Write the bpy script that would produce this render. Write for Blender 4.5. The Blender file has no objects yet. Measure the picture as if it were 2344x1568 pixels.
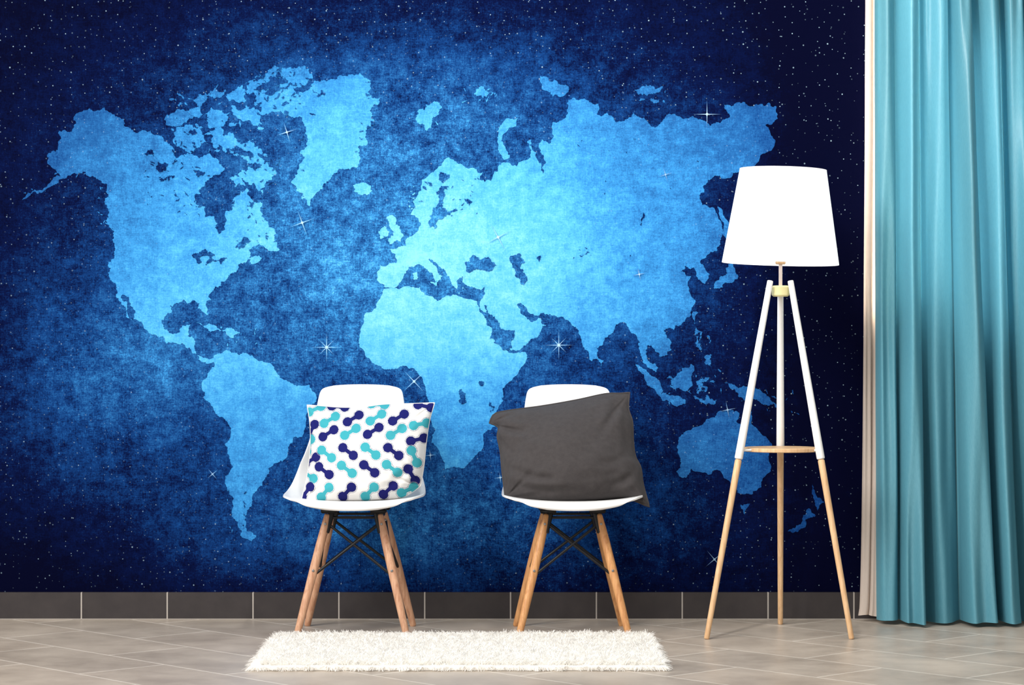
import bpy, bmesh, math, random
import numpy as np
from mathutils import Vector, noise
from mathutils.geometry import delaunay_2d_cdt

sc = bpy.context.scene
sc.view_settings.view_transform = 'Standard'
sc.view_settings.look = 'None'
F = 5500.0; H = 0.936; D = 8.333; HZ = 800.0; CX = 1172.0
col = sc.collection

def up(px, py, y):
    """photo measurement on the vertical plane at world y -> world point"""
    d = D + y
    return Vector(((px-CX)/F*d, y, H-(py-HZ)/F*d))

def s2l(c):
    out = []
    for v in c[:3]:
        v = v/255.0
        out.append(v/12.92 if v <= 0.04045 else ((v+0.055)/1.055)**2.4)
    return (out[0], out[1], out[2], 1.0)

# ------------------------------------------------------------------ node helpers
class NT:
    def __init__(s, name):
        s.m = bpy.data.materials.new(name); s.m.use_nodes = True
        s.t = s.m.node_tree; s.n = s.t.nodes; s.l = s.t.links
        s.b = s.n['Principled BSDF']
    def node(s, typ, **kw):
        n = s.n.new(typ)
        for k, v in kw.items(): setattr(n, k, v)
        return n
    def put(s, sock, v):
        if v is None: return
        if hasattr(v, 'is_output'): s.l.new(v, sock)
        else: sock.default_value = v
    def M(s, op, a, b=None, c=None, clamp=False):
        n = s.node('ShaderNodeMath', operation=op, use_clamp=clamp)
        for i, v in enumerate((a, b, c)): s.put(n.inputs[i], v)
        return n.outputs[0]
    def V(s, op, a, b=None):
        n = s.node('ShaderNodeVectorMath', operation=op)
        s.put(n.inputs[0], a); s.put(n.inputs[1], b)
        return n.outputs['Value'] if op in ('DOT_PRODUCT', 'LENGTH') else n.outputs[0]
    def noise(s, vec, scale, detail=4, rough=0.5, dist=0.0):
        n = s.node('ShaderNodeTexNoise'); s.put(n.inputs['Vector'], vec)
        n.inputs['Scale'].default_value = scale; n.inputs['Detail'].default_value = detail
        n.inputs['Roughness'].default_value = rough; n.inputs['Distortion'].default_value = dist
        return n.outputs['Fac']
    def ramp(s, fac, stops, interp='LINEAR'):
        n = s.node('ShaderNodeValToRGB'); n.color_ramp.interpolation = interp
        e = n.color_ramp.elements
        while len(e) < len(stops): e.new(0.5)
        for i, (p, c) in enumerate(stops): e[i].position = p; e[i].color = c
        s.put(n.inputs[0], fac); return n.outputs[0]
    def mix(s, f, a, b, bt='MIX'):
        n = s.node('ShaderNodeMix', data_type='RGBA', blend_type=bt)
        s.put(n.inputs[0], f); s.put(n.inputs[6], a); s.put(n.inputs[7], b)
        return n.outputs[2]
    def bump(s, h, strength=0.2, dist=0.002):
        n = s.node('ShaderNodeBump'); n.inputs['Strength'].default_value = strength
        n.inputs['Distance'].default_value = dist; s.put(n.inputs['Height'], h)
        s.l.new(n.outputs[0], s.b.inputs['Normal'])
    def obj(s): return s.node('ShaderNodeTexCoord').outputs['Object']
    def set(s, **kw):
        for k, v in kw.items(): s.put(s.b.inputs[k.replace('_', ' ')], v)

def plain(name, rgb, rough=0.5, spec=0.4, metal=0.0, var=0.06, scale=30, bump=0.0):
    n = NT(name); o = n.obj(); f = n.noise(o, scale, 4)
    c = s2l(rgb); d = tuple(max(0, x*(1-var*2)) for x in c[:3])+(1,)
    n.set(Base_Color=n.mix(f, c, d), Roughness=rough, Metallic=metal)
    n.b.inputs['Specular IOR Level'].default_value = spec
    if bump: n.bump(n.noise(o, scale*20, 2), bump)
    return n.m

# ------------------------------------------------------------------ mesh helpers
def mk(name, verts, faces, mat=None, parent=None, smooth=True, loc=(0, 0, 0)):
    me = bpy.data.meshes.new(name)
    me.from_pydata([tuple(v) for v in verts], [], [tuple(f) for f in faces]); me.update()
    if smooth: me.polygons.foreach_set('use_smooth', [True]*len(me.polygons))
    ob = bpy.data.objects.new(name, me); col.objects.link(ob)
    if mat: me.materials.append(mat)
    if parent: ob.parent = parent
    ob.location = loc
    return ob

def top(ob, label, cat, group=None, kind=None):
    ob['label'] = label; ob['category'] = cat
    if group: ob['group'] = group
    if kind: ob['kind'] = kind

def empty(name, loc):
    e = bpy.data.objects.new(name, None); e.empty_display_size = 0.1
    col.objects.link(e); e.location = loc; return e

def frame(axis):
    a = axis.normalized()
    r = Vector((1, 0, 0)) if abs(a.x) < 0.9 else Vector((0, 1, 0))
    u = a.cross(r).normalized(); v = a.cross(u).normalized()
    return u, v

def lathe_path(pts, n=24, cap=True):
    V, Fc = [], []
    u, v = frame(pts[-1][0]-pts[0][0])
    for i, (p, r) in enumerate(pts):
        for k in range(n):
            t = 2*math.pi*k/n
            V.append(p+u*(math.cos(t)*r)+v*(math.sin(t)*r))
    for i in range(len(pts)-1):
        for k in range(n):
            k2 = (k+1) % n
            Fc.append((i*n+k, i*n+k2, (i+1)*n+k2, (i+1)*n+k))
    if cap:
        Fc.append(tuple(range(n-1, -1, -1))); b = (len(pts)-1)*n
        Fc.append(tuple(range(b, b+n)))
    return V, Fc

def tube(p0, p1, r0, r1, n=20, rnd=0.25):
    p0 = Vector(p0); p1 = Vector(p1); a = (p1-p0).normalized()
    e0 = min(r0*rnd, 0.01); e1 = min(r1*rnd, 0.01)
    pts = [(p0, r0-e0), (p0+a*e0*0.3, r0-e0*0.3), (p0+a*e0, r0)]
    for k in range(1, 6):
        f = k/6; pts.append((p0.lerp(p1, f), r0+(r1-r0)*f))
    pts += [(p1-a*e1, r1), (p1-a*e1*0.3, r1-e1*0.3), (p1, r1-e1)]
    return lathe_path(pts, n)

def merge(parts):
    V, Fc = [], []
    for v, f in parts:
        o = len(V); V += list(v); Fc += [tuple(i+o for i in q) for q in f]
    return V, Fc

def box(c, s, bev=0.0):
    bm = bmesh.new(); bmesh.ops.create_cube(bm, size=1)
    for v in bm.verts: v.co = Vector((v.co.x*s[0]+c[0], v.co.y*s[1]+c[1], v.co.z*s[2]+c[2]))
    if bev: bmesh.ops.bevel(bm, geom=bm.edges[:], offset=bev, segments=2, affect='EDGES')
    bm.verts.index_update()
    r = ([v.co.copy() for v in bm.verts], [tuple(v.index for v in f.verts) for f in bm.faces]); bm.free()
    return r

def catmull(P, n):
    P = np.array(P, float); m = len(P); out = []
    for k in range(n):
        t = k/(n-1)*(m-1); i = min(int(t), m-2); f = t-i
        p0 = P[max(i-1, 0)]; p1 = P[i]; p2 = P[i+1]; p3 = P[min(i+2, m-1)]
        out.append(0.5*((2*p1)+(-p0+p2)*f+(2*p0-5*p1+4*p2-p3)*f*f+(-p0+3*p1-3*p2+p3)*f**3))
    return np.array(out)

# ------------------------------------------------------------------ floor and wall
n = NT('floor_tile'); o = n.obj()
mp = n.node('ShaderNodeMapping'); mp.inputs['Rotation'].default_value = (0, 0, math.radians(47))
mp.inputs['Location'].default_value = (0.13, 0.07, 0)
n.l.new(o, mp.inputs['Vector'])
br = n.node('ShaderNodeTexBrick', offset=0.5)
n.l.new(mp.outputs[0], br.inputs['Vector'])
br.inputs['Color1'].default_value = s2l((180, 166, 151)); br.inputs['Color2'].default_value = s2l((164, 152, 139))
br.inputs['Mortar'].default_value = s2l((226, 216, 203))
br.inputs['Scale'].default_value = 1.0; br.inputs['Mortar Size'].default_value = 0.0038
br.inputs['Mortar Smooth'].default_value = 0.05
br.inputs['Brick Width'].default_value = 0.6; br.inputs['Row Height'].default_value = 0.3
nz = n.noise(o, 3, 8, 0.7)
c = n.mix(0.32, br.outputs['Color'], n.ramp(nz, [(0.34, s2l((118, 105, 94))), (0.66, s2l((218, 205, 189)))]))
n.set(Base_Color=c, Roughness=n.ramp(n.noise(o, 6, 5), [(0, (0.25,)*3+(1,)), (1, (0.45,)*3+(1,))]))
n.b.inputs['Specular IOR Level'].default_value = 0.28
n.bump(n.M('SUBTRACT', 1.0, br.outputs['Fac']), 0.3, 0.001)
M_floor = n.m
v, f = box((0, -5, -0.05), (9, 10.2, 0.1)); fl = mk('floor', v, f, M_floor, smooth=False); fl['kind'] = 'structure'
v, f = box((0, 0.057, 1.35), (9, 0.1, 2.7)); wb = mk('wall_back', v, f, plain('wall_plaster', (225, 222, 216), 0.9, 0.2), smooth=False); wb['kind'] = 'structure'

# baseboard tiles
n = NT('baseboard_tile'); o = n.obj(); sp = n.node('ShaderNodeSeparateXYZ'); n.l.new(o, sp.inputs[0])
fr = n.M('FRACT', n.M('DIVIDE', n.M('ADD', sp.outputs['X'], 0.3045+0.2972*40), 0.2972))
g1 = n.M('LESS_THAN', fr, 0.015)
g2 = n.M('LESS_THAN', sp.outputs['Z'], 0.004)
g = n.M('MAXIMUM', g1, g2)
tile = n.mix(n.noise(o, 14, 7, 0.65), s2l((44, 40, 42)), s2l((68, 62, 61)))
n.set(Base_Color=n.mix(g, tile, s2l((178, 170, 162))), Roughness=0.45)
n.b.inputs['Specular IOR Level'].default_value = 0.3
v, f = box((0, -0.004, 0.0475), (9, 0.02, 0.095), 0.0015)
bb = mk('baseboard_back', v, f, n.m, smooth=False); bb['kind'] = 'structure'

# ------------------------------------------------------------------ mural
PPM = 660.0
def wx(px): return (px-CX)/PPM
def wz(py): return H-(py-HZ)/PPM
rng = random.Random(7)
def rough_poly(pts, amt=0.16, minlen=2.2):
    out = []
    def rec(a, b, k):
        dx, dy = b[0]-a[0], b[1]-a[1]; L = math.hypot(dx, dy)
        if L < minlen: out.append(b); return
        r = rng.gauss(0, amt)*min(1.1, 30/L+0.4); t = rng.uniform(0.35, 0.65)
        m = (a[0]+dx*t-dy*r, a[1]+dy*t+dx*r)
        rec(a, m, k+1); rec(m, b, k+1)
    for i in range(len(pts)): rec(pts[i], pts[(i+1) % len(pts)], 0)
    return out

LAND = [
 (0.15, [(135,300),(165,302),(168,270),(205,248),(240,247),(262,262),(285,280),(305,297),(345,298),(375,318),(395,335),(400,357),(430,350),(455,362),(480,350),(500,367),(515,385),(500,400),(478,412),(460,430),(453,470),(470,497),(497,512),(500,535),(515,525),(515,495),(532,480),(533,455),(545,435),(565,430),(575,455),(600,465),(605,500),(632,535),(618,548),(590,555),(575,570),(572,588),(560,600),(545,608),(530,625),(518,640),(505,655),(485,668),(472,690),(477,720),(466,715),(458,692),(440,687),(410,692),(388,700),(376,725),(378,755),(395,765),(412,760),(418,745),(436,743),(430,770),(446,780),(450,812),(475,820),(492,818),(480,832),(455,824),(440,808),(425,795),(400,785),(365,772),(340,762),(325,735),(305,705),(288,678),(278,676),(290,703),(303,733),(293,722),(275,690),(268,665),(250,635),(248,600),(262,560),(262,530),(242,505),(240,465),(245,430),(225,410),(200,402),(190,388),(165,398),(150,408),(120,425),(90,440),(50,458),(88,436),(115,418),(140,403),(120,385),(108,370),(112,350),(133,342)]),
 (0.18, [(590,560),(605,545),(628,540),(640,572),(615,575)]), (0.15, [(572,590),(592,585),(595,597),(575,602)]),
 (0.2, [(505,315),(530,305),(555,330),(580,318),(600,345),(612,370),(632,400),(610,415),(602,447),(585,430),(560,415),(545,400),(568,388),(560,365),(535,355),(510,345),(500,330)]),
 (0.17, [(380,265),(405,250),(432,255),(430,275),(402,290),(383,287)]),
 (0.18, [(398,302),(440,285),(462,300),(476,330),(445,348),(410,335)]),
 (0.18, [(468,262),(500,252),(522,272),(500,292),(475,285)]),
 (0.2, [(430,225),(460,215),(500,193),(517,205),(490,225),(452,242)]),
 (0.2, [(565,195),(605,170),(650,157),(690,153),(715,172),(700,195),(670,215),(645,240),(620,257),(600,263),(575,258),(600,235),(585,225),(565,215)]),
 (0.18, [(528,243),(565,240),(597,265),(600,285),(560,278),(532,262)]),
 (0.18, [(520,215),(545,198),(562,215),(550,235),(528,235)]),
 (0.18, [(480,300),(500,290),(517,320),(495,347),(482,325)]), (0.18, [(585,175),(600,170),(575,190),(560,192)]),
 (0.18, [(525,408),(552,402),(562,425),(538,428)]), (0.18, [(430,255),(460,245),(465,262),(440,272)]),
 (0.16, [(640,240),(680,215),(715,198),(740,183),(780,172),(825,168),(850,190),(842,210),(870,225),(850,250),(858,275),(837,300),(842,330),(820,350),(820,378),(790,388),(760,402),(740,422),(722,445),(708,472),(690,455),(676,425),(680,395),(692,370),(688,345),(705,320),(700,290),(683,268),(648,260)]),
 (0.18, [(808,425),(825,419),(848,424),(852,437),(828,447),(810,438)]),
 (0.18, [(955,255),(985,238),(1012,243),(1005,260),(990,270),(976,300),(962,285)]),
 (0.12, [(1138,300),(1162,270),(1185,270),(1160,300),(1152,330),(1167,357),(1155,366),(1140,340)]),
 (0.16, [(1235,173),(1258,186),(1278,192),(1303,205),(1290,220),(1260,210),(1240,203)]),
 (0.17, [(1453,205),(1480,193),(1518,198),(1510,210),(1480,220),(1460,216)]), (0.2, [(1485,228),(1508,228),(1500,236)]),
 (0.17, [(884,500),(900,493),(905,515),(924,538),(918,553),(892,559),(890,545),(900,540),(893,522)]),
 (0.18, [(866,530),(882,518),(888,540),(870,549)]),
 (0.13, [(940,490),(945,460),(965,435),(982,400),(1010,380),(1045,370),(1080,384),(1106,395),(1098,412),(1125,414),(1140,392),(1150,372),(1185,380),(1208,366),(1206,325),(1216,318),(1228,350),(1243,398),(1250,372),(1238,345),(1240,318),(1256,330),(1264,308),(1265,280),(1300,260),(1310,225),(1340,228),(1370,237),(1367,262),(1400,265),(1430,277),(1450,258),(1480,275),(1500,292),(1520,272),(1560,270),(1600,274),(1650,280),(1672,265),(1658,240),(1700,233),(1745,238),(1778,245),(1780,272),(1752,287),(1775,322),(1765,345),(1738,365),(1722,385),(1730,440),(1712,430),(1698,395),(1670,408),(1648,402),(1620,412),(1612,440),(1607,468),(1637,480),(1652,512),(1650,545),(1640,575),(1617,590),(1603,602),(1622,635),(1614,650),(1598,640),(1588,612),(1568,608),(1558,622),(1582,632),(1574,655),(1592,690),(1582,720),(1557,745),(1532,750),(1520,757),(1537,785),(1528,812),(1510,817),(1495,797),(1482,790),(1480,815),(1502,852),(1485,842),(1465,805),(1458,770),(1445,762),(1430,738),(1410,743),(1385,773),(1366,797),(1367,822),(1355,827),(1338,797),(1325,757),(1310,745),(1300,733),(1270,722),(1235,722),(1213,718),(1190,693),(1183,700),(1203,725),(1215,737),(1235,728),(1250,745),(1222,775),(1170,802),(1158,790),(1145,752),(1120,718),(1098,694),(1106,680),(1110,655),(1085,658),(1064,650),(1060,630),(1048,640),(1045,662),(1032,640),(1020,620),(1000,603),(983,592),(1000,615),(1013,632),(1002,646),(990,625),(970,610),(955,605),(935,612),(925,627),(918,645),(895,658),(880,652),(868,647),(870,607),(905,602),(905,582),(890,570),(915,565),(932,545),(955,530),(963,515),(958,500)]),
 (0.1, [(880,661),(920,658),(965,652),(972,675),(1000,688),(1030,678),(1060,682),(1092,690),(1106,720),(1128,758),(1148,787),(1165,808),(1203,806),(1207,820),(1182,860),(1150,890),(1142,930),(1137,975),(1107,1010),(1090,1042),(1055,1072),(1018,1074),(1010,1045),(990,1000),(983,950),(975,900),(968,868),(955,850),(930,838),(890,845),(860,835),(835,805),(821,785),(825,755),(840,715),(865,690)]),
 (0.1, [(1165,960),(1182,942),(1178,1000),(1157,1018),(1150,988)]),
 (0.12, [(488,815),(515,802),(560,808),(590,826),(625,838),(640,865),(690,883),(722,900),(724,920),(702,960),(692,1000),(660,1030),(630,1060),(610,1092),(600,1112),(580,1130),(572,1160),(560,1190),(565,1215),(587,1230),(575,1239),(550,1225),(530,1180),(522,1120),(525,1050),(528,1000),(520,965),(490,940),(470,905),(462,880),(480,850)]),
 (0.12, [(448,738),(480,741),(507,757),(490,758),(465,746)]), (0.15, [(508,755),(535,753),(550,763),(520,768)]),
 (0.12, [(1555,1000),(1580,985),(1610,970),(1640,950),(1668,938),(1692,945),(1685,965),(1707,972),(1717,938),(1735,985),(1767,1020),(1762,1060),(1745,1100),(1720,1132),(1693,1130),(1670,1100),(1640,1075),(1600,1080),(1560,1093),(1548,1080),(1558,1050),(1550,1020)]),
 (0.12, [(1695,1155),(1717,1153),(1705,1177)]), (0.12, [(1860,1108),(1887,1150),(1872,1170),(1865,1145)]),
 (0.12, [(1852,1163),(1867,1180),(1825,1218),(1803,1216)]),
 (0.14, [(1658,875),(1690,890),(1720,883),(1760,908),(1790,932),(1750,926),(1720,915),(1690,908)]),
 (0.14, [(1535,870),(1582,833),(1588,850),(1582,885),(1565,895),(1543,890)]),
 (0.1, [(1455,833),(1490,860),(1518,895),(1508,907),(1480,880)]), (0.12, [(1510,905),(1570,916),(1568,925),(1515,916)]),
 (0.18, [(1593,875),(1622,863),(1606,876),(1618,895),(1610,898),(1602,884),(1598,902)]),
 (0.18, [(1592,748),(1606,760),(1600,788),(1608,800),(1600,800),(1594,780)]), (0.18, [(1612,818),(1630,812),(1627,838),(1612,830)]),
 (0.1, [(1586,713),(1598,715),(1590,742)]), (0.1, [(1368,820),(1382,825),(1375,839)]),
 (0.14, [(1682,598),(1690,640),(1655,650),(1635,662),(1640,643),(1665,627),(1672,600)]),
 (0.1, [(1643,472),(1660,500),(1668,548),(1655,538),(1648,500)]), (0.12, [(985,645),(1000,644),(1000,654)]),
 (0.14, [(945,625),(956,622),(955,640),(947,640)]), (0.12, [(240,508),(262,530),(250,520)]),
 (0.2, [(1585,905),(1640,915),(1600,912)]), (0.2, [(1085,215),(1110,205),(1135,215),(1105,225)]),
]
SEA = [
 (0.18, [(1010,425),(1027,428),(1015,455),(1020,478),(1048,482),(1022,492),(1000,517),(984,520),(988,492),(1000,470),(1000,445)]),
 (0.14, [(1064,603),(1083,583),(1102,594),(1118,588),(1138,608),(1125,620),(1095,616),(1068,622)]),
 (0.14, [(1166,590),(1188,580),(1202,600),(1190,612),(1207,640),(1192,650),(1178,630),(1172,605)]),
 (0.18, [(446,580),(470,570),(492,583),(470,585),(455,605),(450,600)]), (0.2, [(472,608),(500,595),(520,590),(505,605)]),
 (0.2, [(480,575),(492,585),(480,600)]),
 (0.12, [(1465,515),(1473,485),(1476,495),(1469,517)]), (0.15, [(1097,872),(1108,873),(1107,883),(1098,882)]),
 (0.22, [(355,380),(385,375),(380,390),(362,392)]), (0.22, [(365,410),(400,402),(385,415)]), (0.2, [(400,440),(410,455),(402,460)]),
 (0.22, [(330,352),(350,345),(352,358)]), (0.2, [(1228,590),(1238,585),(1235,600)]), (0.2, [(1325,585),(1350,578),(1330,588)]),
 (0.15, [(1108,700),(1112,698),(1172,795),(1165,800)]), (0.2, [(445,390),(470,395),(450,402)]), (0.22, [(1062,455),(1082,462),(1070,466)]),
 (0.22, [(590,350),(640,370),(605,358)]), (0.2, [(580,205),(650,180),(660,184),(620,200)]), (0.2, [(600,215),(680,195),(640,207)]),
 (0.22, [(520,340),(560,345),(580,360),(545,352)]), (0.22, [(420,300),(450,305),(430,309)]), (0.22, [(715,205),(745,215),(720,211)]),
 (0.22, [(560,380),(585,372),(600,385),(575,384)]), (0.22, [(1012,395),(1030,400),(1005,412)]), (0.2, [(1053,905),(1056,890),(1059,925)]), (0.2, [(1120,920),(1123,925),(1122,945)]),
 (0.25, [(565,470),(580,462),(575,478)]), (0.25, [(540,560),(575,550),(560,564)]),
]
r2 = random.Random(21)
def blob(px, py, s, ang, asp):
    pts = []
    for k in range(7):
        t = 2*math.pi*k/7; rr = s*r2.uniform(.6, 1.3)
        x = math.cos(t)*rr*asp; y = math.sin(t)*rr/math.sqrt(asp)
        pts.append((px+x*math.cos(ang)-y*math.sin(ang), py+x*math.sin(ang)+y*math.cos(ang)))
    return pts
for (bx, cnt, sz, ld) in [((390,215,520,350), 26, 4, 1), ((520,205,600,300), 12, 5, 1), ((225,425,262,520), 14, 2.5, 1), ((120,385,200,420), 8, 2.5, 1),
        ((1520,840,1660,925), 22, 2.6, 1), ((1596,760,1630,840), 7, 3, 1), ((1040,625,1064,672), 10, 1.8, 1), ((500,750,600,800), 8, 2, 1),
        ((935,420,955,500), 8, 2, 1), ((1455,190,1525,235), 5, 3, 1), ((1690,885,1830,950), 12, 2, 1), ((980,235,1015,285), 5, 3, 1), ((1060,200,1140,235), 8, 3, 1),
        ((520,1100,535,1220), 8, 2, 1), ((40,430,110,462), 6, 2, 1),
        ((330,340,520,500), 46, 2.2, 0), ((560,320,630,430), 14, 3, 0), ((580,165,710,250), 26, 3, 0), ((1020,400,1100,500), 18, 2, 0), ((540,450,630,560), 18, 2.2, 0),
        ((1280,300,1650,480), 12, 1.3, 0), ((640,190,720,300), 8, 2.4, 0), ((1300,560,1450,620), 5, 1.5, 0), ((400,260,510,340), 12, 2.6, 0), ((545,1100,565,1230), 6, 2, 0)]:
    for _ in range(cnt):
        p = blob(r2.uniform(bx[0], bx[2]), r2.uniform(bx[1], bx[3]), sz*r2.uniform(.45, 1.1), r2.uniform(0, 3.1), r2.uniform(1.2, 3.2))
        (LAND if ld else SEA).append((0.16, p))
# fjords: thin inlets cut in from ragged northern coasts
for (bx, by, L, a0, cnt) in [((855,850,838,825), (200,260,310,360), 11, 3.3, 12), ((690,698,685), (300,380,430), 9, 0.2, 8), ((950,965,985), (480,440,400), 12, 0.5, 10), ((395,470,540), (350,360,440), 14, 1.6, 8), ((590,630,660), (180,165,230), 20, 1.2, 12)]:
    for _ in range(cnt):
        k = r2.randrange(len(bx)); x = bx[k]+r2.uniform(-10, 10); y = by[k]+r2.uniform(-28, 28); a = a0+r2.uniform(-.5, .5); l = L*r2.uniform(.5, 1.1)
        SEA.append((0.2, [(x, y-1.2), (x+math.cos(a)*l, y+math.sin(a)*l), (x, y+1.2)]))
MV, MF, ML, MG = [], [], [], []
x0, x1 = -2.3, wx(2110); z0, z1 = 0.095, 2.7
nx, nzz = 40, 26
for j in range(nzz+1):
    for i in range(nx+1):
        MV.append((x0+(x1-x0)*i/nx, 0.0, z0+(z1-z0)*j/nzz)); ML.append(0.0); MG.append(0.0)
for j in range(nzz):
    for i in range(nx):
        a = j*(nx+1)+i; MF.append((a, a+1, a+nx+2, a+nx+1))
def add_poly(pts, land, y):
    P = [Vector((wx(p[0]), wz(p[1]))) for p in pts]; N = len(P)
    r = delaunay_2d_cdt(P, [], [list(range(N))], 1, 1e-6)
    base = len(MV)
    for q in r[0]: MV.append((q.x, y, q.y)); ML.append(land); MG.append(0.0)
    for t in r[2]:
        a, b, c2 = [Vector(r[0][k]) for k in t[:3]]
        t = list(t)
        if (b-a).x*(c2-a).y-(b-a).y*(c2-a).x < 0: t.reverse()
        MF.append(tuple(base+k for k in t))
for i, (a, p) in enumerate(LAND): add_poly(rough_poly(p, a), 1.0, -0.0005-0.000006*i)
for i, (a, p) in enumerate(SEA): add_poly(rough_poly(p, a), 0.0, -0.0024-0.000006*i)
TW = [(1618,262,34,4,0),(692,510,32,4,.35),(748,795,36,8,0),(1279,790,36,8,0),(948,873,34,4,.75),(1140,543,38,4,.5),(1523,400,18,4,.3),(1463,628,16,4,.2),
      (657,303,26,4,.3),(1665,938,22,4,.2),(487,1085,16,4,.7),(1635,1280,28,4,.7),(1145,1093,14,4,.1),(985,1042,14,4,.1)]
for (px, py, R, k, rot) in TW:
    dim = 1.0 if px not in (1635, 487, 1665, 1523) else 0.6
    for q in range(k):
        th = rot+2*math.pi*q/k
        RR = R*(1.0 if q % 2 == 0 or k == 4 else 0.7)/PPM
        cx, cz = wx(px), wz(py); d = Vector((math.cos(th), math.sin(th))); pz = Vector((-d.y, d.x))*1.1/PPM
        b = len(MV)
        for (xx, zz, gg) in ((cx-pz.x, cz-pz.y, .55*dim), (cx+d.x*RR, cz+d.y*RR, 0.08), (cx+pz.x, cz+pz.y, .55*dim)):
            MV.append((xx, -0.0066, zz)); ML.append(0.7); MG.append(gg)
        MF.append((b, b+1, b+2))
    b = len(MV)
    for q in range(12):
        th = 2*math.pi*q/12; rr = (1.0+R*0.06)/PPM
        MV.append((wx(px)+math.cos(th)*rr, -0.0068, wz(py)+math.sin(th)*rr)); ML.append(0.7); MG.append(0.8*dim)
    MF.append(tuple(range(b, b+12)))
n = NT('mural_print'); o = n.obj()
sp = n.node('ShaderNodeSeparateXYZ'); n.l.new(o, sp.inputs[0])
cb = n.node('ShaderNodeCombineXYZ'); n.l.new(sp.outputs['X'], cb.inputs[0]); n.l.new(sp.outputs['Z'], cb.inputs[1])
P = cb.outputs[0]
def gauss(px, py, sx, sy, amp):
    d = n.V('DIVIDE', n.V('SUBTRACT', P, (wx(px), wz(py), 0)), (sx/PPM, sy/PPM, 1))
    e = n.M('POWER', 2.71828, n.M('MULTIPLY', n.V('DOT_PRODUCT', d, d), -0.5))
    return n.M('MULTIPLY', e, amp)
def summ(*a):
    r = a[0]
    for q in a[1:]: r = n.M('ADD', r, q)
    return r
at = n.node('ShaderNodeAttribute', attribute_name='land'); land = at.outputs['Fac']
ag = n.node('ShaderNodeAttribute', attribute_name='glint'); glint = ag.outputs['Fac']
ocean = summ(gauss(920, 600, 470, 350, 0.54), gauss(230, 870, 190, 170, 0.22), gauss(960, 1200, 440, 110, 0.28), gauss(950, 230, 400, 100, 0.08),
             gauss(1900, 500, 140, 600, -0.10), gauss(100, 1330, 300, 120, -0.05))
landv = n.M('MULTIPLY', land, summ(gauss(1150, 640, 330, 260, 0.12), gauss(560, 950, 200, 240, 0.05), gauss(350, 480, 230, 200, 0.07), gauss(1720, 400, 150, 250, 0.08), gauss(1650, 1050, 150, 150, 0.05), 0.28))
big = n.noise(P, 2.0, 3, 0.5); med = n.noise(P, 7, 12, 0.85, 0.0); fine = n.noise(P, 160, 4, 0.85)
gr = n.ramp(n.noise(P, 22, 10, 0.9), [(0.42, (0, 0, 0, 1)), (0.60, (1, 1, 1, 1))])
st1 = n.node('ShaderNodeMapping'); st1.inputs['Scale'].default_value = (25, 330, 1); n.l.new(P, st1.inputs[0])
st2 = n.node('ShaderNodeMapping'); st2.inputs['Scale'].default_value = (330, 25, 1); n.l.new(P, st2.inputs[0])
weave = n.M('ADD', n.noise(st1.outputs[0], 1, 3, .6), n.noise(st2.outputs[0], 1, 3, .6))
v0 = n.M('ADD', ocean, landv)
k = summ(n.M('MULTIPLY', n.M('SUBTRACT', big, 0.5), 0.45), n.M('MULTIPLY', n.M('SUBTRACT', med, 0.5), 1.5), n.M('MULTIPLY', n.M('SUBTRACT', fine, 0.5), 1.1),
         n.M('MULTIPLY', n.M('SUBTRACT', weave, 1.0), 0.45), n.M('MULTIPLY', n.M('SUBTRACT', gr, 0.5), 0.38))
amp = n.M('ADD', n.M('MULTIPLY', v0, 0.9), 0.08)
amp = n.M('MULTIPLY', n.M('MINIMUM', amp, 0.48), n.M('SUBTRACT', 1.6, n.M('MULTIPLY', land, 0.85)))
v1 = n.M('ADD', v0, n.M('MULTIPLY', k, amp))
colr = n.ramp(v1, [(0.0, s2l((2, 4, 32))), (0.12, s2l((4, 17, 62))), (0.3, s2l((16, 60, 122))), (0.48, s2l((38, 102, 166))), (0.64, s2l((58, 146, 214))), (0.8, s2l((90, 186, 236))), (1.0, s2l((138, 220, 244)))])
def stars(scale, rad, keep, off):
    vn = n.node('ShaderNodeTexVoronoi', voronoi_dimensions='2D', feature='F1')
    n.put(vn.inputs['Vector'], n.V('ADD', P, (off, off*0.7, 0))); vn.inputs['Scale'].default_value = scale
    s3 = n.node('ShaderNodeSeparateColor'); n.l.new(vn.outputs['Color'], s3.inputs[0])
    r = n.M('MULTIPLY', n.M('ADD', s3.outputs[1], 0.6), rad)
    m = n.M('SUBTRACT', 1.0, n.M('DIVIDE', vn.outputs['Distance'], r), clamp=True)
    m = n.M('MULTIPLY', m, 1.6, clamp=True)
    kk = n.M('LESS_THAN', s3.outputs[0], keep)
    b_ = n.M('POWER', s3.outputs[2], 1.8)
    return n.M('MULTIPLY', n.M('MULTIPLY', m, kk), n.M('ADD', n.M('MULTIPLY', b_, 0.6), 0.10))
st = n.M('MAXIMUM', stars(44, 0.075, 0.36, 3.1), stars(24, 0.052, 0.4, 9.7))
st = n.M('MULTIPLY', st, n.M('ADD', 0.72, gauss(1172, 0, 900, 260, 0.5)))
st = n.M('MULTIPLY', st, n.M('SUBTRACT', 1.0, n.M('MULTIPLY', n.M('MINIMUM', v0, 0.6), 1.2)))
st = n.M('MAXIMUM', st, n.M('MINIMUM', glint, 1.0))
colr = n.mix(st, colr, s2l((195, 228, 248)))
n.set(Base_Color=colr, Roughness=0.95); n.b.inputs['Specular IOR Level'].default_value = 0.05
mu = mk('wall_mural', MV, MF, n.m, smooth=False)
for nm, arr in (('land', ML), ('glint', MG)):
    a = mu.data.attributes.new(nm, 'FLOAT', 'POINT'); a.data.foreach_set('value', arr)
top(mu, 'blue world map mural with stars covering the wall above the tiles', 'wall mural')

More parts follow.
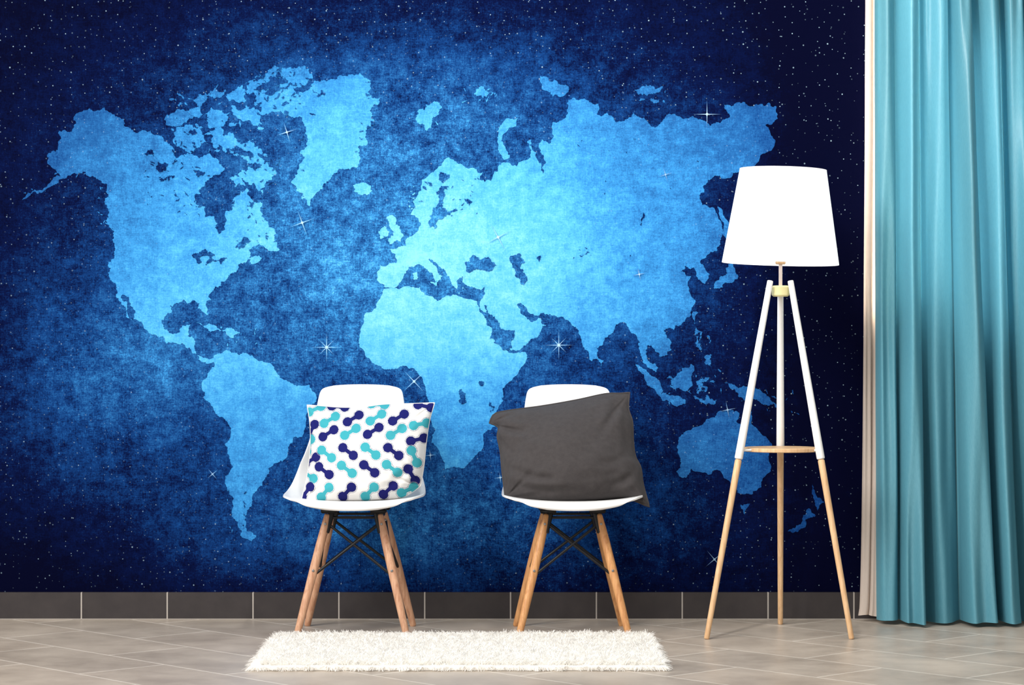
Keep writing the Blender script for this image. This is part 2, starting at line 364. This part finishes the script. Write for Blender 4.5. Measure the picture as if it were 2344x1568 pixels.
# ------------------------------------------------------------------ woods etc
def wood(name, c1, c2, sc_=(60, 60, 4)):
    n = NT(name); o = n.obj(); m = n.node('ShaderNodeMapping'); m.inputs['Scale'].default_value = sc_; n.l.new(o, m.inputs[0])
    f = n.noise(m.outputs[0], 2.0, 6, 0.6, 0.5)
    n.set(Base_Color=n.ramp(f, [(0.3, s2l(c1)), (0.7, s2l(c2))]), Roughness=0.42)
    n.b.inputs['Specular IOR Level'].default_value = 0.35
    return n.m
M_wood = wood('rosy_leg_wood', (172, 120, 90), (214, 170, 138))
M_wood2 = wood('honey_leg_wood', (176, 118, 72), (218, 164, 110))
M_pine = wood('lamp_leg_wood', (202, 158, 114), (230, 194, 152))
M_white = plain('white_plastic', (240, 239, 238), 0.32, 0.45, var=0.01)
M_black = plain('black_metal', (16, 16, 20), 0.4, 0.4, 0.1)
M_steel = plain('bolt_steel', (150, 150, 150), 0.35, 0.5, 0.9)
M_lampwhite = plain('white_lacquer', (250, 248, 246), 0.35, 0.4, var=0.01)

# ------------------------------------------------------------------ chair
ch = empty('chair', (-0.517, -0.365, 0))
rows = [(-.235,.416,.09,.003,-.012),(-.238,.424,.142,.006,-.015),(-.231,.436,.176,.010,-.012),(-.208,.444,.203,.013,-.005),(-.155,.443,.223,.018,0),
        (-.08,.436,.230,.026,0),(0,.432,.229,.036,0),(.07,.438,.222,.048,.0),(.125,.462,.21,.055,.02),(.162,.51,.195,.045,.045),(.182,.57,.18,.02,.055),
        (.196,.64,.165,0,.05),(.210,.71,.152,0,.04),(.224,.77,.143,0,.03),(.231,.797,.137,-.002,.025),(.234,.810,.124,-.004,.02),(.236,.817,.095,-.004,.01)]
R = catmull(rows, 110); ns = 49
V, Fc = [], []
for (y, z, w, li, fw) in R:
    for i in range(ns):
        s = -1+2*i/(ns-1); a = abs(s)**2.4
        V.append((s*w, y-fw*a, z+li*a))
for j in range(len(R)-1):
    for i in range(ns-1):
        a = j*ns+i; Fc.append((a, a+1, a+ns+1, a+ns))
sh = mk('seat_shell', V, Fc, M_white, ch)
m = sh.modifiers.new('s', 'SOLIDIFY'); m.thickness = 0.006; m.offset = -1
m = sh.modifiers.new('b', 'BEVEL'); m.width = 0.0022; m.segments = 2; m.limit_method = 'ANGLE'; m.angle_limit = math.radians(60)
feet = [(-.18, -.172), (.18, -.172), (-.18, .165), (.18, .165)]
tops = [(-.085, -.085), (.085, -.085), (-.085, .085), (.085, .085)]
ZT = 0.395
def legp(i, z):
    t = z/ZT; return Vector((feet[i][0]*(1-t)+tops[i][0]*t, feet[i][1]*(1-t)+tops[i][1]*t, z))
for i in range(4):
    p0 = legp(i, 0.0); p1 = legp(i, ZT)
    pts = [(p0, .0080), (legp(i, .002), .0102), (legp(i, .006), .0110), (legp(i, .12), .0132), (legp(i, .22), .0146), (legp(i, .3), .0146), (legp(i, .35), .0134), (legp(i, .39), .0115), (p1, .010)]
    v, f = lathe_path(pts, 24)
    lg = mk('leg', v, f, M_wood, ch)
    sx = -1 if feet[i][0] < 0 else 1
    for zz in (.215, .365):
        c = legp(i, zz); v, f = tube(c+Vector((0, -.0176, 0)), c+Vector((0, .0176, 0)), .0042, .0042, 12)
        mk('bolt', v, f, M_steel, lg)
    a = legp(i, .335)+Vector((-sx*.012, 0, 0)); b = legp(i, .405)+Vector((-sx*.010, 0, .0))
    v, f = merge([tube(a, b, .008, .011, 12), box((tops[i][0]-sx*.004, tops[i][1], .407), (.052, .044, .016), .003),
                  tube((tops[i][0], tops[i][1], .405), (tops[i][0], tops[i][1], .432), .016, .018, 16)])
    mk('bracket', v, f, M_black, ch)
parts = []
for a, b in ((0, 1), (2, 3), (0, 2), (1, 3)):
    for (s, e) in ((a, b), (b, a)):
        p = legp(s, .37); q = legp(e, .195)
        parts.append(tube(p, q, .0048, .0048, 10))
for a, b in ((0, 1), (2, 3), (0, 2), (1, 3)):
    parts.append(tube(legp(a, .385), legp(b, .385), .0045, .0045, 10))
v, f = merge(parts); mk('cross_brace', v, f, M_black, ch)
top(ch, 'white moulded shell chair with rosy wooden legs holding a patterned pillow', 'chair', 'white shell chairs')
kids = list(ch.children)
c2 = ch.copy(); col.objects.link(c2); c2.location = (0.197, -0.365, 0)
def cpy(o, par):
    k = o.copy(); col.objects.link(k); k.parent = par
    if o.name.startswith('leg'):
        k.data = o.data.copy(); k.data.materials[0] = M_wood2
    for q in o.children: cpy(q, k)
for k in kids: cpy(k, c2)
ch.rotation_euler = (0, 0, -0.02); c2.rotation_euler = (0, 0, 0.025)
c2['label'] = 'white moulded shell chair with honey wooden legs holding a dark pillow'

# ------------------------------------------------------------------ pillows
def polyl(pts, n):
    p = np.array(pts, float); c = catmull(p, 400)
    L = np.r_[0, np.cumsum(np.hypot(*np.diff(c, axis=0).T))]; t = np.linspace(0, L[-1], n)
    return np.c_[np.interp(t, L, c[:, 0]), np.interp(t, L, c[:, 1])]
def pillow(name, T, B, Lf, Rt, nu, nv, ybot, ytop, pbot, ptop, thick, seed, wr, mat, paint=None, pw=0.5, creases=(), cw=0.55):
    t_ = polyl(T, nu); b_ = polyl(B, nu); l_ = polyl(Lf, nv); r_ = polyl(Rt, nv)
    u = np.linspace(0, 1, nu)[None, :, None]; v = np.linspace(0, 1, nv)[:, None, None]
    S = (1-v)*t_[None]+v*b_[None]+(1-u)*l_[:, None]+u*r_[:, None]
    S = S-((1-u)*(1-v)*t_[0]+u*(1-v)*t_[-1]+(1-u)*v*b_[0]+u*v*b_[-1])
    s = 2*u[..., 0]-1; t = 2*v[..., 0]-1
    prof = np.clip((1-s**2)*(1-t**2), 0, 1)**pw*(1+0.22*t)
    k = (ytop-ybot)/(ptop-pbot)
    nrm = Vector((0, -1, 0.06)).normalized()
    verts = []; uvc = []
    cor = [t_[0], t_[-1], b_[0], b_[-1]]
    for side in (1, -1):
        for j in range(nv):
            for i in range(nu):
                px, py = S[j, i]; y = ybot+(py-pbot)*k
                p = up(px, py, y); pf = prof[j, i]
                d = pf*thick*(1.0 if side > 0 else 0.45)
                edge = min(1, pf*4)
                e = noise.fractal(Vector((px*0.009, py*0.012, seed+side)), 1.0, 2.0, 3)*wr*edge
                for ci, c_ in enumerate(cor):
                    dx, dy = px-c_[0], py-c_[1]; r = math.hypot(dx, dy)+1; an = math.atan2(dy, dx)
                    e -= wr*cw*max(0, math.sin(an*9+ci*1.7+seed+0.004*r))**2*math.exp(-(r/95)**2)*edge*min(1, r/25)
                for (ax, ay, bx, by, dp, wd) in creases:
                    vx, vy = bx-ax, by-ay; L2 = vx*vx+vy*vy; q = max(0, min(1, ((px-ax)*vx+(py-ay)*vy)/L2))
                    bow = math.sin(q*math.pi)*6
                    dd = math.hypot(px-ax-vx*q, py-ay-vy*q-bow)
                    am = math.sin(math.pi*min(1, max(0, q*0.9+0.05)))*edge
                    e -= dp*math.exp(-(dd/wd)**2)*am
                    e += dp*0.55*math.exp(-((dd-wd*1.8)/wd)**2)*am
                verts.append(p+nrm*((d+e)*side)); uvc.append((px, py))
    N = nu*nv; faces = []
    for j in range(nv-1):
        for i in range(nu-1):
            a = j*nu+i; faces.append((a, a+nu, a+nu+1, a+1)); a += N; faces.append((a, a+1, a+nu+1, a+nu))
    ob = mk(name, verts, faces, mat)
    if paint is not None:
        cl = paint(np.array(uvc)); at = ob.data.color_attributes.new('print', 'FLOAT_COLOR', 'POINT')
        at.data.foreach_set('color', cl.astype(np.float32).ravel())
    bm = bmesh.new(); bm.from_mesh(ob.data); bmesh.ops.remove_doubles(bm, verts=bm.verts, dist=0.00002); bm.to_mesh(ob.data); bm.free()
    ring = [tuple(S[0, i]) for i in range(0, nu, 6)]+[tuple(S[j, -1]) for j in range(0, nv, 6)]+[tuple(S[-1, i]) for i in range(nu-1, 0, -6)]+[tuple(S[j, 0]) for j in range(nv-1, 0, -6)]
    return ob, [up(a, b, ybot+(b-pbot)*k) for a, b in ring]

def seam(ring, r, mat, par):
    cu = bpy.data.curves.new('tmp', 'CURVE'); cu.dimensions = '3D'; sp_ = cu.splines.new('POLY'); sp_.points.add(len(ring)-1)
    for p, q in zip(sp_.points, ring): p.co = (*q, 1)
    sp_.use_cyclic_u = True; cu.bevel_depth = r; cu.bevel_resolution = 2
    t = bpy.data.objects.new('tmp', cu); col.objects.link(t)
    dg = bpy.context.evaluated_depsgraph_get(); dg.update()
    me = bpy.data.meshes.new_from_object(t.evaluated_get(dg)); bpy.data.objects.remove(t)
    ob = bpy.data.objects.new('seam', me); col.objects.link(ob); me.materials.clear(); me.materials.append(mat); ob.parent = par
    me.polygons.foreach_set('use_smooth', [True]*len(me.polygons))
    return ob

TE = s2l((62, 160, 172)); NV = s2l((28, 30, 98)); WH = s2l((228, 226, 223)); GR = s2l((140, 142, 158))
U, Dn = -32, 36
DB = [(722,937,TE,-25),(775,931,NV,5),(866,926,TE,5),(972,930,NV,12),
 (757,962,TE,U),(811,959,NV,U),(863,957,TE,U),(914,957,NV,U),(963,972,TE,-12),
 (714,985,NV,-60),(755,993,NV,U),(806,990,TE,U),(858,988,NV,U),(910,990,TE,U),(957,1007,NV,-15),
 (708,1020,TE,-70),(713,1054,NV,-28),(752,1040,TE,Dn),(802,1035,NV,Dn),(853,1034,TE,Dn),(904,1035,NV,Dn),(950,1046,TE,66),
 (707,1088,TE,30),(746,1078,NV,Dn),(799,1075,TE,Dn),(850,1074,NV,Dn),(901,1073,TE,Dn),(944,1087,NV,60),
 (702,1126,NV,-50),(747,1127,TE,-48),(798,1126,NV,-45),(849,1126,TE,-45),(891,1122,NV,-40),(934,1122,TE,-25)]
def paint(uv):
    N = len(uv); C = np.tile(np.array(WH), (N, 1))
    for (cx, cy, c, ang) in DB:
        a = math.radians(ang); d = np.array([math.cos(a), math.sin(a)]); q = uv-np.array([cx, cy])
        x = q@d; y = q@np.array([-d[1], d[0]])
        e = np.minimum(np.hypot(x-15, y), np.hypot(x+15, y))-10.6
        nk = np.maximum(np.abs(x)-14, np.abs(y)-(4.0+0.014*x*x))
        s = np.minimum(e, nk)
        C[(s > 1.5) & (s < 2.6)] = GR
        C[s < 0.4] = c
    return C
n = NT('pillow_print_cotton'); a = n.node('ShaderNodeAttribute', attribute_name='print')
n.set(Base_Color=a.outputs['Color'], Roughness=0.9); n.b.inputs['Specular IOR Level'].default_value = 0.1
n.bump(n.noise(n.obj(), 500, 2), 0.25, 0.001); M_p1 = n.m
p1, ring = pillow('throw_pillow', [(703,927),(740,930),(780,933),(830,932),(880,926),(940,924),(995,922)],
    [(690,1145),(760,1149),(850,1147),(920,1139),(963,1112)],
    [(703,927),(710,975),(710,1030),(703,1090),(690,1145)], [(995,922),(984,960),(976,1010),(971,1060),(963,1112)],
    290, 240, -0.49, -0.29, 1145, 922, 0.12, 3.0, 0.010, M_p1, paint, 0.6, [(760,1060,850,1010,.005,9), (880,1120,950,1060,.006,9), (720,950,770,985,.006,8), (940,950,900,1000,.005,9)], 0.9)
seam(ring, .0018, plain('pillow_seam_cotton', (226, 224, 220), 0.9, 0.1), p1)
top(p1, 'white pillow with navy and turquoise dumbbell print resting on a chair', 'pillow')
n = NT('charcoal_linen'); o = n.obj()
n.set(Base_Color=n.mix(n.noise(o, 60, 5, 0.7), s2l((74, 70, 70)), s2l((54, 51, 52))), Roughness=0.95)
n.b.inputs['Specular IOR Level'].default_value = 0.1; n.b.inputs['Sheen Weight'].default_value = 0.06
n.bump(n.noise(o, 450, 2), 0.4, 0.001); M_p2 = n.m
p2, ring = pillow('throw_pillow', [(1121,968),(1132,948),(1165,940),(1240,930),(1320,916),(1385,902),(1420,901),(1441,899)],
    [(1157,1138),(1200,1149),(1280,1153),(1360,1148),(1430,1140),(1486,1160)],
    [(1121,968),(1141,978),(1139,1000),(1146,1035),(1150,1080),(1157,1138)], [(1441,899),(1438,935),(1447,965),(1449,1010),(1454,1045),(1466,1070),(1472,1110),(1486,1160)],
    220, 180, -0.49, -0.29, 1145, 910, 0.14, 11.0, 0.010, M_p2, None, 0.65,
    [(1165,1072,1270,1098,.008,9), (1175,1108,1310,1124,.007,9), (1135,972,1215,985,.008,9), (1415,915,1380,985,.007,10), (1450,1080,1400,1110,.007,9),
     (1430,1045,1370,1060,.005,9), (1190,1000,1175,1060,.005,10), (1430,925,1435,1040,.006,9)], 0.9)
seam(ring, .0036, M_p2, p2)
top(p2, 'dark charcoal linen pillow slumped on a white chair', 'pillow')

# ------------------------------------------------------------------ rug
rx0, rx1, ry0, ry1 = -0.765, 0.452, -1.340, -0.575
n = NT('shag_wool'); o = n.obj()
n.set(Base_Color=n.mix(n.noise(o, 60, 3), s2l((255, 254, 252)), s2l((250, 246, 239))), Roughness=0.95)
n.b.inputs['Specular IOR Level'].default_value = 0.05
tr = n.node('ShaderNodeBsdfTranslucent'); tr.inputs[0].default_value = s2l((255, 253, 249))
mx = n.node('ShaderNodeMixShader'); mx.inputs[0].default_value = 0.4
n.l.new(n.b.outputs[0], mx.inputs[1]); n.l.new(tr.outputs[0], mx.inputs[2]); n.l.new(mx.outputs[0], n.n['Material Output'].inputs['Surface'])
M_rug = n.m
v, f = box(((rx0+rx1)/2, (ry0+ry1)/2, 0.007), (rx1-rx0, ry1-ry0, 0.014), 0.003)
rug = mk('rug', v, f, plain('rug_backing', (250, 247, 240), 0.95, 0.1), smooth=False)
top(rug, 'rectangular cream shag rug lying on the tiled floor', 'rug')
g = np.random.default_rng(5)
NT_ = 13000; per = 7; NS = NT_*per
TX = np.repeat(g.uniform(rx0, rx1, NT_), per); TY = np.repeat(g.uniform(ry0, ry1, NT_), per)
X = np.clip(TX+g.normal(0, .0035, NS), rx0, rx1); Y = np.clip(TY+g.normal(0, .0035, NS), ry0, ry1)
th = np.repeat(g.uniform(0, 2*np.pi, NT_), per)+g.normal(0, .55, NS)
lean = np.repeat(g.uniform(0.3, 1.5, NT_), per)*g.uniform(.8, 1.2, NS); ln = np.repeat(g.uniform(.016, .027, NT_), per)*g.uniform(.85, 1.1, NS)
ex = np.clip((np.abs(X-(rx0+rx1)/2)-((rx1-rx0)/2-.02))/.02, 0, 1)*np.sign(X-(rx0+rx1)/2); ey = np.clip((-Y+ry0+.03)/.03, 0, 1)
lx = np.cos(th)*lean+ex*1.0; ly = np.sin(th)*lean-ey*1.2
back = Y > ry1-.03; ly[back] = np.abs(ly[back])*-0.4; ln[back] *= 0.6
nrm = np.sqrt(lx**2+ly**2+1); w = g.uniform(.0009, .0015, NS)
wa = g.uniform(0, np.pi, NS); wxx, wyy = np.cos(wa)*w, np.sin(wa)*w
seg = 4; A = np.zeros((NS, seg*2, 3))
for k in range(seg):
    q = k/(seg-1); h = q*ln
    px = X+lx/nrm*h*(0.35+0.9*q); py = Y+ly/nrm*h*(0.35+0.9*q); pz = .011+h*(1-.35*q*(nrm-1)/nrm)/nrm**.5
    pz = np.where(ey+np.abs(ex) > .3, pz-(.010*q+.010*q*q), pz)
    tw = 1-0.45*q
    A[:, 2*k] = np.c_[px-wxx*tw, py-wyy*tw, pz]; A[:, 2*k+1] = np.c_[px+wxx*tw, py+wyy*tw, pz]
A[..., 2] = np.maximum(A[..., 2], .001)
base = (np.arange(NS)*seg*2)[:, None]
fq = np.concatenate([base+np.array([2*k, 2*k+1, 2*k+3, 2*k+2]) for k in range(seg-1)], axis=0)
me = bpy.data.meshes.new('pile'); me.vertices.add(NS*seg*2); me.vertices.foreach_set('co', A.ravel())
nf = len(fq); me.loops.add(nf*4); me.loops.foreach_set('vertex_index', fq.ravel().astype(np.int32))
me.polygons.add(nf); me.polygons.foreach_set('loop_start', np.arange(0, nf*4, 4, dtype=np.int32)); me.polygons.foreach_set('loop_total', np.full(nf, 4, dtype=np.int32))
me.update(calc_edges=True); me.polygons.foreach_set('use_smooth', [True]*nf); me.materials.append(M_rug)
pile = bpy.data.objects.new('pile', me); col.objects.link(pile); pile.parent = rug; pile['kind'] = 'stuff'

# ------------------------------------------------------------------ floor lamp
LX, LY = 0.883, -0.432
lamp = empty('floor_lamp', (LX, LY, 0))
lf = [(-.255, -.141), (.214, -.141), (.031, .282)]; lt = [(-.036, -.022), (.030, -.022), (.003, .030)]
zt = [1.162, 1.162, 1.125]; zs = [.579, .579, .597]
for i in range(3):
    a = Vector((*lf[i], 0)); b = Vector((*lt[i], zt[i])); m_ = a.lerp(b, zs[i]/zt[i])
    v, f = tube(m_, b, .0135, .0098, 20, .3); lg = mk('leg', v, f, M_lampwhite, lamp)
    v, f = tube(a, m_, .0088, .0112, 20, .5); e = mk('leg_tip', v, f, M_pine, lg)
    e['label'] = 'bare wooden lower part of the leg'
ds = .6075
def disc(c, r, h, n_=64, b=.002):
    c = Vector(c); pts = [(r-b, -h/2), (r, -h/2+b), (r, h/2-b), (r-b, h/2)]
    V, Fc = [], []
    for (rr, z) in pts:
        for k in range(n_):
            t = 2*math.pi*k/n_; V.append(c+Vector((math.cos(t)*rr, math.sin(t)*rr, z)))
    for j in range(3):
        for k in range(n_): Fc.append((j*n_+k, j*n_+(k+1) % n_, (j+1)*n_+(k+1) % n_, (j+1)*n_+k))
    Fc.append(tuple(range(n_-1, -1, -1))); Fc.append(tuple(range(3*n_, 4*n_)))
    return V, Fc
v, f = disc((0.004, .004, ds), .124, .013); she = mk('shelf', v, f, M_pine, lamp, smooth=False); she['label'] = 'round wooden shelf'
for i in range(3):
    p = Vector((*lf[i], 0)).lerp(Vector((*lt[i], zt[i])), ds/zt[i]); q = Vector((p.x*.72, p.y*.72, ds))
    v, f = tube(q, p, .004, .004, 10); mk('shelf_peg', v, f, M_lampwhite, lamp)
v, f = disc((0, 0, 1.128), .029, .036, 40, .005); cl_ = mk('collar', v, f, plain('yellow_lacquer', (252, 242, 180), 0.4, 0.4), lamp, smooth=False); cl_['label'] = 'pale yellow collar'
v, f = tube((0, 0, 1.14), (0, 0, 1.30), .006, .006, 16); mk('pole', v, f, plain('pale_pole', (240, 222, 212), 0.4), lamp)
v, f = disc((0, 0, 1.222), .017, .012, 32, .003); mk('socket_ring', v, f, M_pine, lamp, smooth=False)
n = NT('lit_shade_fabric'); n.set(Base_Color=s2l((250, 250, 250)), Roughness=0.9)
n.b.inputs['Emission Color'].default_value = (1, 1, 1, 1)
n.put(n.b.inputs['Emission Strength'], n.M('ADD', n.M('MULTIPLY', n.noise(n.obj(), 200, 2), 0.05), 0.55)); M_sh = n.m
V, Fc = [], []; N_ = 96; zc = 1.373
prof = [(.1915, -.155), (.1915, -.152), (.1425, .152), (.1425, .155), (.1400, .155), (.1400, .152), (.189, -.152), (.189, -.155)]
for (r, z) in prof:
    for k in range(N_):
        t = 2*math.pi*k/N_; V.append((math.cos(t)*r, math.sin(t)*r, z))
for j in range(len(prof)):
    j2 = (j+1) % len(prof)
    for k in range(N_): Fc.append((j*N_+k, j*N_+(k+1) % N_, j2*N_+(k+1) % N_, j2*N_+k))
sd = mk('lamp_shade', V, Fc, M_sh, lamp, loc=(0.004, 0, zc)); sd.rotation_euler = (0, .03, 0); sd['label'] = 'white tapered drum shade'
m = sd.modifiers.new('e', 'EDGE_SPLIT'); m.split_angle = math.radians(50)
pp = [tube((0, 0, 1.30), (math.cos(t)*.165, math.sin(t)*.165, 1.31), .002, .002, 8) for t in (0.3, 2.4, 4.5)]
v, f = merge(pp); mk('shade_support', v, f, M_steel, lamp)
top(lamp, 'tripod floor lamp with white shade, white and wood legs, round shelf', 'floor lamp')

# ------------------------------------------------------------------ curtains
def fabric(name, c1, c2, spec, rough, trans):
    n = NT(name); o = n.obj()
    m = n.node('ShaderNodeMapping'); m.inputs['Scale'].default_value = (400, 400, 60); n.l.new(o, m.inputs[0])
    f = n.noise(m.outputs[0], 1, 3, 0.6)
    c = n.mix(f, s2l(c1), s2l(c2))
    n.set(Base_Color=c, Roughness=rough); n.b.inputs['Specular IOR Level'].default_value = spec
    n.bump(f, 0.3, 0.001)
    tr = n.node('ShaderNodeBsdfTranslucent'); n.l.new(c, tr.inputs[0])
    mx = n.node('ShaderNodeMixShader'); mx.inputs[0].default_value = trans
    n.l.new(n.b.outputs[0], mx.inputs[1]); n.l.new(tr.outputs[0], mx.inputs[2])
    n.l.new(mx.outputs[0], n.n['Material Output'].inputs['Surface'])
    return n.m
def curtain(name, vt, vb, amp, y0, ppm, zb, zt_, mat, per=28, pw=0.75, ex=0.8):
    n_ = len(vt)-1; nu = n_*per+1; nv = 110; V, Fc = [], []
    for j in range(nv):
        q = j/(nv-1); z = zb+(zt_-zb)*q
        for i in range(nu):
            s = i/per; k = min(int(s), n_-1); fr = s-k
            fx = fr-0.06*math.sin(2*math.pi*fr)
            xt = vt[k]+(vt[k+1]-vt[k])*fx; xb = vb[k]+(vb[k+1]-vb[k])*fx
            px = xb+(xt-xb)*(q**ex)
            A_ = amp[k]*(1-.15*q)
            sk = fr+0.13*math.sin(2*math.pi*fr)*math.sin(k*2.3+q*3.0)
            w_ = max(0, math.sin(math.pi*min(1, max(0, sk))))**pw
            w_ += 0.22*math.sin(3*math.pi*fr+k)*math.sin(math.pi*fr)*math.sin(q*6+k*1.7)
            x = (px-CX)/ppm+.006*noise.noise(Vector((k*3.1, s, z*1.6)))*math.sin(math.pi*fr)
            y = y0-A_*w_+.014*noise.noise(Vector((x*14, 0, z*1.1)))*math.sin(math.pi*fr)+.005*noise.noise(Vector((x*45, 3, z*3)))
            V.append((x, y, z+0.004*math.sin(s*2.1)*(1-q)))
    for j in range(nv-1):
        for i in range(nu-1):
            a = j*nu+i; Fc.append((a, a+1, a+nu+1, a+nu))
    return mk(name, V, Fc, mat)
M_teal = fabric('teal_satin', (108, 172, 188), (80, 146, 166), 0.6, 0.42, 0.24)
M_cream = fabric('cream_lining', (236, 220, 206), (222, 206, 194), 0.2, 0.8, 0.4)
cu = curtain('curtain', [2008, 2052, 2110, 2172, 2216, 2288, 2334, 2400, 2470], [2014, 2064, 2122, 2206, 2288, 2345, 2410, 2470, 2540],
             [.07, .14, .09, .15, .13, .09, .10, .09], -0.11, 675, .012, 2.66, M_teal, 32)
top(cu, 'teal satin floor-length curtain hanging in deep vertical folds', 'curtain', 'window curtains')
cc = curtain('curtain', [1985, 2003, 2030, 2060], [1967, 1990, 2020, 2045], [.02, .03, .03], -0.06, 667, .02, 2.66, M_cream, 14, 0.75, 0.4)
top(cc, 'cream sheer curtain hanging against the mural beside a teal one', 'curtain', 'window curtains')

# ------------------------------------------------------------------ light
w = bpy.data.worlds.new('world'); sc.world = w; w.use_nodes = True
wt = w.node_tree; bg = wt.nodes['Background']
tc = wt.nodes.new('ShaderNodeTexCoord'); sx_ = wt.nodes.new('ShaderNodeSeparateXYZ'); wt.links.new(tc.outputs['Generated'], sx_.inputs[0])
mr = wt.nodes.new('ShaderNodeMapRange'); mr.inputs[1].default_value = -1; mr.inputs[2].default_value = 1; mr.inputs[3].default_value = 1.25; mr.inputs[4].default_value = 0.3
wt.links.new(sx_.outputs['X'], mr.inputs[0]); wt.links.new(mr.outputs[0], bg.inputs[1])
bg.inputs[0].default_value = (1, 0.985, 0.965, 1)
def area(name, loc, tgt, sx, sy, power, colr_=(1, 1, 1)):
    l = bpy.data.lights.new(name, 'AREA'); l.shape = 'RECTANGLE'; l.size = sx; l.size_y = sy; l.energy = power; l.color = colr_
    o = bpy.data.objects.new(name, l); col.objects.link(o); o.location = loc
    o.rotation_euler = (Vector(tgt)-Vector(loc)).to_track_quat('-Z', 'Y').to_euler(); return o
area('softbox_light', (-3.6, -5.0, 4.2), (0.3, -0.5, 0.5), 2.4, 2.4, 360, (1, .98, .95))
area('strip_light', (0.2, -2.2, 3.0), (1.7, -0.2, 1.7), 0.12, 1.4, 46, (1, 1, .97))
area('curtain_backlight', (wx(2035), -0.025, 1.75), (wx(2035), -2, 1.75), 0.10, 1.4, 6.0, (1, .93, .8))  # added strip lamp hidden behind the curtains, glows warm through their left edge
area('curtain_backlight', (wx(2100), -0.03, 1.7), (wx(2100), -2, 1.7), 0.05, 1.2, 3.0, (.95, 1, 1))  # two more added strips behind the folds, for backlit streaks in the teal
area('curtain_backlight', (wx(2260), -0.03, 1.5), (wx(2260), -2, 1.5), 0.06, 1.0, 3.0, (.95, 1, 1))

cam = bpy.data.cameras.new('camera'); co = bpy.data.objects.new('camera', cam); col.objects.link(co)
co.location = (0, -D, H); co.rotation_euler = (math.radians(90), 0, 0)
cam.sensor_width = 36; cam.lens = F/2344*36; cam.shift_y = (HZ-784)/2344
cam.clip_end = 100; sc.camera = co
